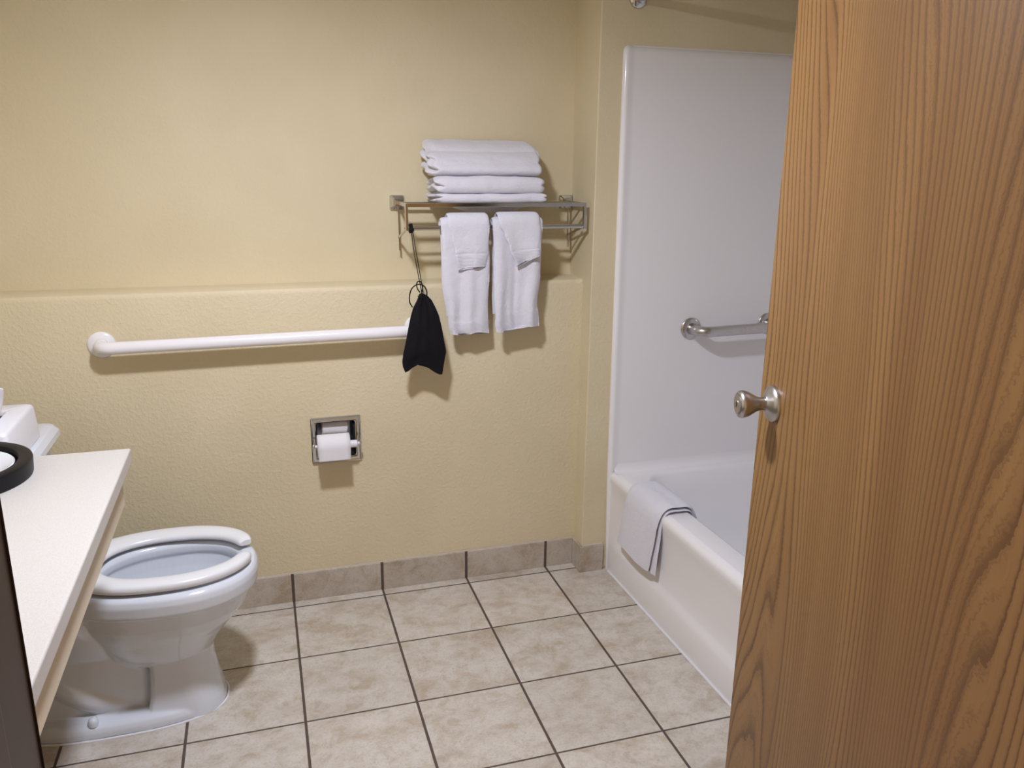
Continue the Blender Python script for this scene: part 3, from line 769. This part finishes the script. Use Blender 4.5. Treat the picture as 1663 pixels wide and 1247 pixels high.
gx = lambda a, b: (lambda v: smoothi(v, a, b))
YB, ZTB, RB = SYF+.001, 1.327, .0125
def fold1(u, v): return v*(.006*sin(u*5.2+.6)+.004*sin(u*9+v*2))+ .012*v*0
def fold2(u, v): return v*(.010*sin(u*4.3-1.2)+.006*sin(u*8.5+1+v*2)) - .010*math.exp(-((u+.10)/.13)**2)*min(1, v*1.6)
drape('hand_towel', 'white hand towel hanging from the lower bar beside the black bag', 'towel', 'hanging hand towels', YB, 1.322, RB, .013, .944, 1.00,
      gx([0, .1, .45, .85, .93, 1], [.530, .531, .535, .546, .548, .556]), gx([0, .5, .85, .9, 1], [.688, .690, .688, .690, .693]), 2.0, fold1,
      hem=[(.87, .012), (.975, .006)], bot=lambda u: .004*sin(u*4))
drape('hand_towel', 'white hand towel hanging nearer the tub, with a creased uneven hem', 'towel', 'hanging hand towels', YB, 1.322, RB, .013, .955, 1.00,
      gx([0, .1, .5, .85, .93, 1], [.702, .704, .706, .711, .708, .714]), gx([0, .5, .80, .86, 1], [.872, .870, .862, .865, .868]), 7.0, fold2,
      hem=[(.83, .012), (.975, .006)], bot=lambda u: .003*u-.002+.005*sin(u*3.0), tilt=.002)
def fold3(u, v): return v*(.006*sin(u*4+.5))
def fold4(u, v): return v*(.010*sin(u*3.2-.5)+.004)
drape('washcloth', 'white washcloth laid over the hand towel next to the black bag', 'washcloth', 'washcloths over the towels', YB, 1.337, RB+.014, .010, 1.163, 1.19,
      gx([0, .3, .6, 1], [.549, .560, .572, .581]), gx([0, .6, 1], [.687, .685, .675]), 3.3, fold3, hem=[(.66, .02), (.95, .01)], bot=lambda u: .004*(1-u*u)+.004*u)
drape('washcloth', 'white washcloth slanting over the hand towel nearer the tub', 'washcloth', 'washcloths over the towels', YB, 1.339, RB+.014, .010, 1.185, 1.20,
      gx([0, .3, .6, 1], [.716, .738, .755, .778]), gx([0, .2, .6, 1], [.858, .862, .860, .862]), 8.8, fold4, hem=[(.70, .02), (.95, .01)], bot=lambda u: .018*u)

# towel over the tub rim (path in xz, width along Y)
w = Mb()
def tub_cloth(w, off, th, ya, yb, zout, zin, seed, edge):
    xo = 1.157; path = []
    xin = 1.268
    path_pts = [(xo-.006-off, zout), (xo-.006-off, .20), (xo-.005-off, .30), (xo-.004-off, .37), (xo+.004-off*.8, .398+off*.5), (xo+.022-off*.2, .409+off), (xo+.055, .409+off), (xo+.080, .408+off), (xo+.098+off*.3, .400+off*.8), (xo+.110+off*.8, .380), (xo+.118+off, zin)]
    P_ = cat_curve([(a, 0, b) for a, b in path_pts], 6); NC = 40; rings = []
    n_ = len(P_)
    for q, p in enumerate(P_):
        T = (P_[min(q+1, n_-1)]-P_[max(q-1, 0)]).normalized(); Nn = Vector((-T.z, 0, T.x)); v = 1-q/(n_-1)   # v=1 at outside hem
        hang = max(0, (.39-p.z)/.25) if q < n_/2 else 0
        y0, y1 = ya(hang), yb(hang); r_ = []; half = NC//2
        for k in range(NC):
            if k < half: uu = 1-2*k/(half-1); side = 1
            else: uu = -1+2*(k-half)/(half-1); side = -1
            tt = th/2*sqrt(max(0, 1-abs(uu)**10))*side
            y = (y0+y1)/2+(y1-y0)/2*uu
            f_ = hang*(.007*sin(uu*3+seed)+.014) + edge(uu, hang)
            z = p.z + (edge_z(uu)*hang**2 if q < n_/2 else 0)
            b_ = Vector((p.x, y, z))+Nn*(tt+f_)
            nn = cloth_n((b_.x, b_.y+seed, b_.z), 30, .0016)+cloth_n((b_.x+seed, b_.y, b_.z), 90, .0008)
            b_ += Nn*nn; b_.x += (-y-.05)*.020
            r_.append(b_)
        rings.append(r_)
    w.loft(rings)
def edge_z(u): return -.014*(-u*.5+.5)**1.5 + .007*sin(u*4+.6)
tub_cloth(w, .012, .013, lambda h: -.447+.045*h, lambda h: -.215+.055*h, .194, .350, 1.0, lambda u, h: 0)
tub_cloth(w, .000, .007, lambda h: -.452+.018*h, lambda h: -.225+.03*h, .186, .345, 1.0, lambda u, h: 0)
tag(obj('bath_mat', w, 'terry', angle=80), 'white folded bath mat draped over the rim of the tub', 'bath mat')

# ================================================================ DRAWSTRING BAG
BY = -.052
t = thing('drawstring_bag', 'small black drawstring bag hanging from the corner of the shelf', 'bag', (.455, BY, .80))
# outline in world x,z (plane y = BY)
Lc = [(.449, 1.088), (.441, 1.068), (.428, 1.045), (.418, 1.012), (.410, .975), (.402, .935), (.392, .893), (.388, .868), (.390, .850), (.3975, .830)]
Rc = [(.462, 1.090), (.476, 1.082), (.489, 1.068), (.503, 1.040), (.513, 1.015), (.522, .975), (.529, .930), (.536, .893), (.530, .865), (.5215, .816)]
Bc = [(0, 0), (.10, .006), (.22, .018), (.36, .0265), (.45, .026), (.60, .014), (.80, -.004), (.92, -.012), (1, -.012)]
NV, NU = 44, 30
def curve_at(C, v):
    k = v*(len(C)-1); i = min(int(k), len(C)-2); f = k-i
    return Vector((C[i][0]*(1-f)+C[i+1][0]*f, C[i][1]*(1-f)+C[i+1][1]*f, 0))
w = Mb(); rings = []
for i in range(NV+1):
    v = i/NV; l = curve_at(Lc, v); r2 = curve_at(Rc, v); ring_ = []
    for side in (1, -1):
        for k in range(NU+1):
            u = k/NU if side > 0 else 1-k/NU
            if side < 0 and (k == 0 or k == NU): continue
            p = l.lerp(r2, u); base = 0.0
            bz = interp(u, [b[0] for b in Bc], [b[1] for b in Bc])
            base = (bz - (0*(1-u)+(-.012+.0)*u))
            z = p.y + base*v**2.5
            th = .017*sqrt(max(0, sin(pi*u)))*(sin(pi*min(1, v*.62+.22)))*(1-v**6*.85)
            pl = .004*sin(u*23+v*3)*(1-v)**1.2
            d = th+pl*(sin(pi*u)) + .0035*noise.noise(Vector((u*4, v*6, side*3)))*sin(pi*u)
            ring_.append((p.x, BY-side*d, z))
    rings.append(ring_)
w.loft(rings); pouch = obj('pouch', w, 'nylon', t, angle=80)
w = Mb(); w.tube(cat_curve([(.4425, BY-.009, 1.083), (.455, BY-.014, 1.079), (.469, BY-.010, 1.083), (.474, BY+.002, 1.086)], 6), .0022, 8); obj('drawstring_channel', w, 'black_cord', pouch)
w = Mb()
top = Vector((.433, SYF-.010, 1.296))
w.tube(cat_curve([top, (.436, -.030, 1.24), (.445, -.043, 1.17), (.4565, BY, 1.095)], 8), .0014, 8)
w.tube(cat_curve([top+Vector((.004, .004, 0)), (.443, -.030, 1.235), (.452, -.044, 1.165), (.462, BY, 1.092)], 8), .0014, 8)
obj('hanging_cord', w, 'black_cord', t)
w = Mb()
lp = [(.4315+.0, SYF+.001+.0125*cos(a), ZB+.001+.0125*sin(a)) for a in [2*pi*k/20 for k in range(20)]]
w.tube([(x+.0045, y, z) for x, y, z in lp], .0032, 8, loop=True)
w.tube([(x-.0005, y*.98, z-.001) for x, y, z in lp], .0030, 8, loop=True)
w.lathe([(0, 0), (.006, .001), (.0075, .006), (.006, .012), (0, .013)], (.435, SYF-.013, 1.283), (0, 0, 1), 12)
obj('knot', w, 'black_cord', t)
w = Mb()
w.tube(cat_curve([(.426, BY+.002, 1.046), (.418, BY+.002, 1.062), (.4175, BY, 1.085), (.424, BY, 1.105), (.437, BY-.004, 1.118), (.452, BY-.006, 1.120), (.465, BY-.004, 1.113), (.473, BY-.002, 1.098), (.474, BY, 1.085)], 6), .0020, 8)
w.tube(cat_curve([(.450, BY-.008, 1.095), (.442, BY-.010, 1.106), (.439, BY-.010, 1.122), (.445, BY-.010, 1.131), (.454, BY-.010, 1.127), (.458, BY-.010, 1.110), (.455, BY-.008, 1.092)], 6), .0020, 8)
obj('cord_loop', w, 'black_cord', t)

for o in bpy.data.objects:
    if '_w' in o: del o['_w']
